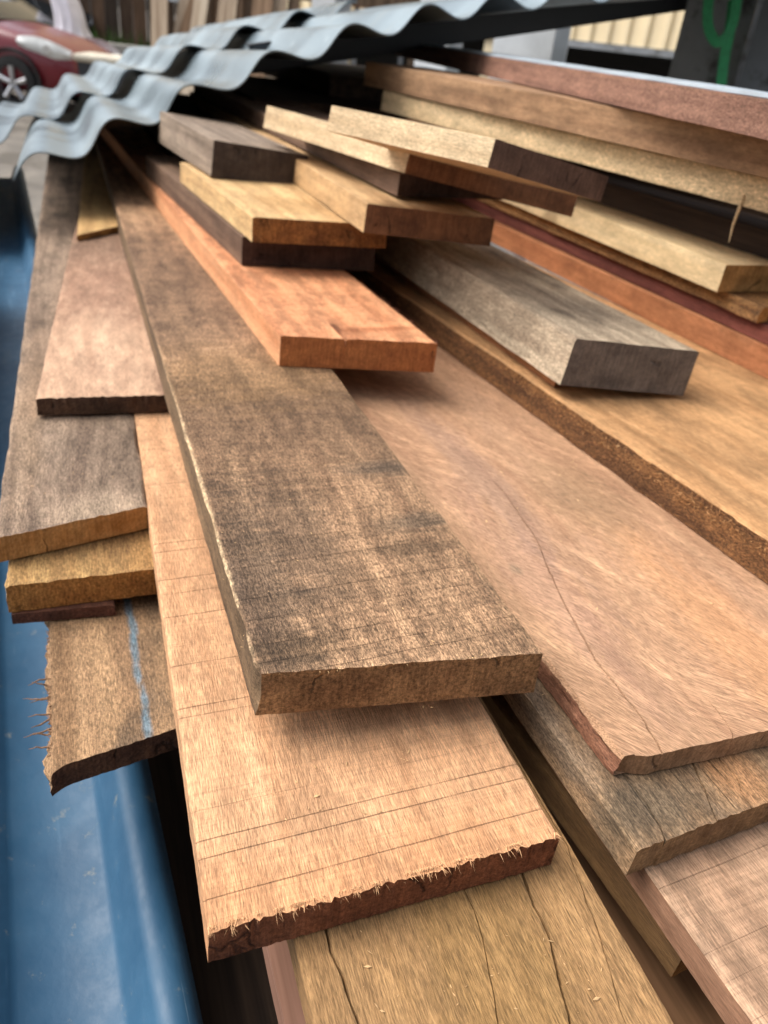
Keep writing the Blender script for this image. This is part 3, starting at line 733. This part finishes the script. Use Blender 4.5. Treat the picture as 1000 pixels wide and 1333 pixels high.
# green strap
gp = [aty(x, y, 2.9) for (x, y) in ((962, -40), (958, 10), (950, 40), (936, 55), (925, 44), (921, 20), (925, -20))]
def ribbon(pts, wd, th):
    mb = MB(); rows = []
    for i, p in enumerate(pts):
        t = (pts[min(i+1, len(pts)-1)]-pts[max(i-1, 0)]).normalized(); s = t.cross(Vector((0, 1, .2))).normalized()*wd/2; q = s.cross(t).normalized()*th/2
        rows.append([p-s-q, p+s-q, p+s+q, p-s+q])
    mb.grid(rows, True); mb.f += [(3, 2, 1, 0), tuple(4*(len(pts)-1)+k for k in range(4))]; return mb
def cr(pts, n=6):
    out = []
    for i in range(len(pts)-1):
        p0, p1, p2, p3 = pts[max(i-1, 0)], pts[i], pts[i+1], pts[min(i+2, len(pts)-1)]
        for k in range(n):
            t = k/n; out.append(.5*((2*p1)+(p2-p0)*t+(2*p0-5*p1+4*p2-p3)*t*t+(3*p1-p0-3*p2+p3)*t**3))
    return out+[pts[-1]]
st = empty('lifting_strap', (gp[3].x, gp[3].y, gp[3].z-.1)); gm = plain('green_webbing', (70, 170, 112), .7, var=.2, sc=60)
inv = Vector(st.location)
ribbon([p-inv for p in cr(gp)], .03, .005).build('loop', gm, st)
ribbon([p-inv for p in cr([aty(x, y, 2.92) for (x, y) in ((955, 0), (950, 40), (943, 75), (938, 120), (936, 170))])], .032, .005).build('tail', gm, st)
tag(st, 'green webbing strap hanging in a loop between the steel columns', 'strap')
# cream building
cream = plain('cream_cladding', (222, 204, 168), .6, var=.06, sc=2)
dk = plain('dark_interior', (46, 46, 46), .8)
bp0, bp1 = aty(905, 69, 8.2), aty(330, 12, 12.5)
bz = bp0.z
bx = (Vector((bp1.x, bp1.y, 0))-Vector((bp0.x, bp0.y, 0))); BL = bx.length; bx.normalize()
bld = empty('cream_building', (bp0.x, bp0.y, 0), math.atan2(bx.y, bx.x))
# local x runs left along the facade, local y towards the inside (sign found below)
inn = Vector((-bx.y, bx.x, 0)); sg = 1 if inn.y > 0 else -1
mb = MB(); xs_ = [-3.0]; k = 0
pr_ = []
x = -3.0
while x < BL+6:
    pr_ += [(x, 0), (x+.075, 0), (x+.095, .03), (x+.145, .03), (x+.165, 0)]; x += .2
mb.grid([[Vector((px_, -sg*py_, z)) for (px_, py_) in pr_] for z in (bz, bz+3.2)])
mb.build('cladding', cream, bld)
lt = plain('cream_trim', (200, 186, 156), .6)
mb = MB(); mb.box((-3.0, min(-sg*.05, sg*.1), bz-.06), (BL+6, max(-sg*.05, sg*.1), bz-.003)); mb.build('lintel', dst, bld)
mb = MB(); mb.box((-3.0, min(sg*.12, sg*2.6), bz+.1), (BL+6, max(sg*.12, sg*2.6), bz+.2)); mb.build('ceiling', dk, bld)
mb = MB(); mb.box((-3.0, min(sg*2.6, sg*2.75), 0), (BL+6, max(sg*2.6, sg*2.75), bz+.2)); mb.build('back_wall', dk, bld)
for x_ in (-3.0, 2.2, 4.6, 7.5, BL+5.8):
    mb = MB(); mb.box((x_, min(0, sg*.2), 0), (x_+.2, max(0, sg*.2), bz-.065)); mb.build('pillar', lt, bld)
mb = MB(); mb.box((-3.0, min(-sg*.2, sg*2.75), bz+3.2), (BL+6, max(-sg*.2, sg*2.75), bz+3.4)); mb.build('roof', lst, bld)
tag(bld, 'cream ribbed metal building with dark open bays behind the stack', 'building')
op = aty(497, 2, 7.6); mb = MB(); mb.box((-.22, -.02, -.12), (.22, .02, .16), .01); mb.box((-.2, .02, -1.0-.24), (-.16, .05, .1)); mb.box((.16, .02, -1.0-.24), (.2, .05, .1))
op.z = max(op.z, 1.24)
r = empty('orange_panel', (op.x, op.y, 0)); 
MB().box((-.24, -.02, op.z-.06), (.24, .02, op.z+.3), .008).build('panel', plain('orange_plastic', (226, 110, 50), .5), r)
for s_ in (-1, 1): MB().box((s_*.2-.02, .022, 0), (s_*.2+.02, .055, op.z+.28)).build('leg', dst, r)
tag(r, 'orange panel on legs standing behind the sheets', 'panel')
# leaning timbers behind
cols_ = [((176, 158, 136), (138, 118, 98)), ((150, 124, 100), (104, 82, 64)), ((196, 180, 158), (160, 140, 118)), ((120, 100, 82), (84, 68, 54))]
tm = [upright_wood(a, b) for a, b in cols_]
rail = MB(); rl = aty(270, 10, 6.9)
mb = MB(); mb.box((-.6, -.04, 1.5), (1.7, .04, 1.6)); rk = empty('timber_rack', (rl.x, rl.y, 0)); mb.build('rail', tm[3], rk)
for s_ in (0, 1.6): MB().box((s_-.05, -.05+.1, 0), (s_+.05, .05+.1, 2.3)).build('post', tm[3], rk)
tag(rk, 'dark timber rack that the upright boards lean on', 'rack')
spec_ = [(190, -.10, .12, 0), (203, .30, .09, 1), (214, .12, .13, 2), (232, .07, .10, 2), (246, -.03, .07, 3), (258, 0, .09, 1), (272, .01, .13, 0), (290, .0, .1, 1), (305, -.02, .12, 3), (322, .02, .14, 1), (341, .0, .1, 0), (360, -.02, .08, 3)]
for i, (px, ln, wd, mi_) in enumerate(spec_):
    p = aty(px, 60, 6.1 + .05*(i % 3)); mb = MB(); hh = 2.2+.25*sin(i*2.3)
    mb.box((-wd/2, -.018, 0), (wd/2, .018, hh), .003)
    o = mb.build('leaning_board', tm[mi_]); o.location = (p.x-ln*.9, p.y-.12, 0.0)
    o.rotation_euler = (-.42, ln, 0.05*sin(i))
    nth = ['leftmost', 'second', 'third', 'fourth', 'fifth', 'sixth', 'seventh', 'eighth', 'ninth', 'tenth', 'eleventh', 'rightmost'][i]
    tag(o, '%s upright %s board from the left in the row leaning behind the sheets' % (nth, ['grey', 'brown', 'pale', 'dark'][mi_]) if 0 < i < 11 else
        '%s of the upright %s boards leaning in a row behind the sheets' % (nth, ['grey', 'brown', 'pale', 'dark'][mi_]), 'board', 'boards leaning behind the sheets')

# ---- red car at the left
carp = plain('red_car_paint', (104, 20, 32), .3, var=.03, spec=.4); carp.node_tree.nodes['Principled BSDF'].inputs['Coat Weight'].default_value = .25
glass = plain('dark_glass', (30, 34, 38), .08, spec=.6); rub = plain('tyre_rubber', (30, 30, 30), .85); alloy = plain('alloy', (176, 178, 182), .3, metal=.8)
lens_ = plain('headlight_lens', (214, 216, 214), .15, spec=.7); chrome = plain('headlight_inner', (230, 230, 230), .2, metal=.6); blk = plain('black_trim', (26, 26, 28), .5)
def car(name, label, loc, rz, paint):
    r = empty(name, loc, rz)
    # body: sections along x (front at +x), each a half-ring
    secs = [(2.12, .52, .30, .62, .0), (2.06, .66, .24, .70, .0), (1.85, .78, .20, .80, 0), (1.5, .85, .20, .90, 0), (1.0, .88, .20, .985, 0), (.75, .885, .2, 1.02, 0),
            (.1, .89, .2, 1.03, 0), (-1.0, .89, .2, 1.04, 0), (-1.6, .87, .22, 1.05, 0), (-1.95, .80, .28, .98, 0), (-2.08, .66, .34, .80, 0)]
    rows = []
    for (x, hw, zb, zt, _) in secs:
        hh = zt-zb
        half = [(0, zb), (hw*.8, zb), (hw*.97, zb+.08), (hw*1.0, zb+hh*.35), (hw*1.0, zb+hh*.62), (hw*.965, zb+hh*.82), (hw*.86, zb+hh*.955), (hw*.55, zt-.004), (0, zt+.012)]
        ring = [Vector((x, -y, z)) for (y, z) in half] + [Vector((x, y, z)) for (y, z) in half[-2:0:-1]]
        rows.append(ring)
    mb = MB(); mb.grid(rows, True); m = len(rows[0]); mb.f += [tuple(range(m)), tuple((len(rows)-1)*m+k for k in range(m))[::-1]]
    body = mb.build('body', paint, r); sm = body.modifiers.new('sub', 'SUBSURF'); sm.levels = 2; sm.render_levels = 2
    for p in body.data.polygons: p.use_smooth = True
    # cabin
    cs = [(.98, .74, .99, 1.0), (.35, .64, .99, 1.40), (-.3, .62, .99, 1.47), (-1.1, .62, .99, 1.44), (-1.75, .68, .99, 1.06)]
    mb = MB(); mb.grid([[Vector((x, -hw-.12*(1-(zt-1.0)/.47), zb)), Vector((x, -hw, zt-.03)), Vector((x, -hw*.8, zt)), Vector((x, hw*.8, zt)), Vector((x, hw, zt-.03)), Vector((x, hw+.12*(1-(zt-1.0)/.47), zb))] for (x, hw, zb, zt) in cs])
    cb = mb.build('cabin_glass', glass, r, 50)
    mb = MB(); mb.grid([[Vector((x, y, zt+.012-.03*abs(y)**3)) for y in (-.56, -.3, 0, .3, .56)] for (x, zt) in ((.33, 1.40), (-.3, 1.475), (-1.1, 1.445), (-1.2, 1.42))]); mb.build('roof', paint, cb, 50)
    for sx in (1.32, -1.3):
        for sy in (-1, 1):
            wh = empty('wheel', (0, 0, 0)); wh.parent = r
            mb = MB(); ringp = []
            for (yy, rr) in ((-.1, .2), (-.105, .27), (-.085, .315), (.085, .315), (.105, .27), (.1, .2)):
                ringp.append([Vector((sx+rr*cos(2*pi*k/32), sy*.80+yy, .316+rr*sin(2*pi*k/32))) for k in range(32)])
            mb.grid(ringp, True); mb.build('tyre', rub, wh, 40)
            mb = MB(); yo = sy*.895
            mb.tube([(sx, sy*.80, .316), (sx, yo, .316)], .05, 12)
            for q in range(5):
                an = q*2*pi/5+.3; mb.tube([(sx+.03*cos(an), yo-.005*sy, .316+.03*sin(an)), (sx+.2*cos(an), yo-.005*sy, .316+.2*sin(an))], [.028, .034], 6)
            mb.grid([[Vector((sx+rr*cos(2*pi*k/32), sy*(.80)+yy*sy, .316+rr*sin(2*pi*k/32))) for k in range(32)] for (rr, yy) in ((.195, .02), (.2, .098), (.215, .1))], True)
            mb.build('rim', alloy, wh, 40)
            mb = MB(); mb.grid([[Vector((sx+rr*cos(an), sy*yy, .33+rr*sin(an))) for an in [-.15+(pi+.3)*k/20 for k in range(21)]] for (rr, yy) in ((.33, .70), (.36, .902), (.385, .904), (.39, .86))])
            mb.build('wheel_arch', blk, r, 50)
    for sy in (-1, 1):
        mb = MB(); up = []; rows = []
        for i in range(11):
            q = i/10; x = 1.42 + .62*q; yb = interp([1.4, 1.5, 1.85, 2.06, 2.12], [.86, .85, .785, .67, .56], x); zc = .80 - .10*q; hgt = .022 + .085*sin(pi*min(1, q*.8+.12))
            rows.append([Vector((x, sy*(yb+.006-.05*abs(f)), zc + f*hgt)) for f in (-1, -.5, 0, .5, 1)])
        mb.grid(rows); hl = mb.build('headlight', lens_, r, 60)
        mb = MB(); mb.tube([(1.78, sy*.79, .745), (1.80, sy*.825, .745)], .05, 14); mb.build('lamp', chrome, hl, 40)
    MB().box((2.08, -.45, .30), (2.135, .45, .44), .02).build('grille', blk, r)
    MB().box((2.10, -.26, .46), (2.145, .26, .57), .006).build('number_plate', lens_, r)
    tag(r, label, 'car', 'parked cars'); return r
cp = aty(96, 82, 11.3)          # nose of the red car
car('parked_car', 'red car with bright headlight parked beyond the sheets at left', (cp.x-1.90, cp.y+.75, 0), -.12, carp)
dp = aty(25, 18, 17.5)
dkp = plain('black_car_paint', (34, 38, 44), .25, spec=.6)
car('parked_car', 'dark car parked behind the red car', (dp.x-.1, dp.y+2.2, 0), -pi/2+.15, dkp)
# white tarp over a pile
tp = aty(94, 46, 13.6)
mb = MB(); rows = []
for j in range(19):
    q = j/18; z = 1.5*(1-q)
    base = interp([0, .08, .4, .55, .8, 1], [.05, .17, .22, .36, .42, .5], q)
    ring = []
    for k in range(64):
        an = 2*pi*k/64; fold = .16*q*sin(an*9+4*nz(q*2, an, 1)) + .16*nz(cos(an)*1.6, sin(an)*1.6, q*3.5) + .05*nz(cos(an)*7, sin(an)*7, q*6)
        rr = base*(1+fold)
        ring.append(Vector((rr*cos(an)*1.1 - .16*(1-q)**2 + .06*sin(q*6), rr*sin(an)*.85, z+.07*nz(cos(an)*2, q*4, sin(an)*2)*(1 if 0 < j < 18 else 0))))
    rows.append(ring)
mb.grid(rows, True); mb.f.append(tuple(range(64))); 
wt = mb.build('covered_pile', plain('white_tarp', (226, 224, 232), .7, var=.08, sc=5), None, 60); wt.location = (tp.x, tp.y, 0)
wt.data.flip_normals()
tag(wt, 'white tarpaulin draped over a tall pile beside the red car', 'tarpaulin')
# dark bin with pale rim
bn = aty(152, 70, 9.0); r = empty('waste_bin', (bn.x, bn.y, 0), .1)
mb = MB(); mb.grid([[Vector((sx*w_, sy*w_*.8, z)) for (sx, sy) in ((-1, -1), (1, -1), (1, 1), (-1, 1))] for (w_, z) in ((.27, .0), (.33, .80))], True); mb.f.append((3, 2, 1, 0))
mb.build('body', plain('dark_plastic', (52, 54, 58), .6), r)
MB().box((-.36, -.29, .802), (.36, .29, .87), .02).build('lid', plain('pale_lid', (196, 188, 170), .6), r)
tag(r, 'dark bin with pale lid between the white tarpaulin and the leaning boards', 'bin')
# low concrete wall, grass strip, dark fence
lw = aty(150, 48, 14); MBw = MB().box((-9, -.1, 0), (4, .1, .78), .01)
o = MBw.build('low_wall', plain('concrete_wall', (150, 148, 142), .9, bump=.004, sc=4)); o.location = (lw.x, lw.y, 0); tag(o, 'low grey concrete wall behind the cars', 'wall')
gr = aty(150, 34, 16); mb = MB()
for i in range(2500):
    x, y = random.uniform(-8, 4), random.uniform(-.8, .8); h_ = random.uniform(.5, 1.02); a = random.uniform(0, pi)
    s_ = Vector((cos(a), sin(a), 0))*.02; b = Vector((x, y, 0)); t_ = b+Vector((random.gauss(0, .12), random.gauss(0, .12), h_))
    mb.add([b-s_, b+s_, (b+t_)/2+s_*.8, t_], [(0, 1, 2), (0, 2, 3)])
o = mb.build('tall_grass', plain('grass_blade', (78, 118, 44), .7, var=.4, sc=30)); o.location = (gr.x, gr.y, 0); tag(o, 'tall green grass behind the low wall', 'grass', kind='stuff')
fn = aty(100, 10, 19); fr = empty('timber_fence', (fn.x, fn.y, 0))
fm = [upright_wood((96, 78, 64), (64, 50, 42)), upright_wood((116, 92, 74), (80, 62, 50)), upright_wood((74, 62, 54), (50, 42, 36))]
for i in range(54):
    MB().box((-9+i*.3, -.015+.02*(i % 2), .05), (-9+i*.3+.28, .015+.02*(i % 2), 3.6+.1*sin(i*1.7)), .004).build('fence_board', fm[(i*7) % 3], fr)
for z_ in (.6, 2.6): MB().box((-9, .042, z_), (7.2, .09, z_+.1)).build('rail', fm[2], fr)
tag(fr, 'tall dark board fence at the back of the yard', 'fence')
# added unseen shed behind the viewpoint, darkens board ends and stack inside
sh = empty('shade_shed', (.6, -2.6, 0)); shm = plain('shade_shed_grey', (170, 172, 170), .7, var=.1)
mb = MB(); mb.grid([[Vector((x_*.1-4.5, .03*(1 if (x_//2) % 2 else -1), z_)) for x_ in range(91)] for z_ in (.05, 3.4)]); mb.build('wall', shm, sh)
MB().box((-4.7, -3.2, 3.41), (4.7, .35, 3.5)).build('roof', shm, sh)
MB().box((-4.6, -3.1, 0), (4.6, -.04, .045)).build('floor_slab', shm, sh)
tag(sh, 'added grey ribbed shed behind the viewpoint, darkening the stack', 'shed')
for o in list(col.objects):
    for k_ in ('_w', '_sk'):
        if k_ in o: del o[k_]
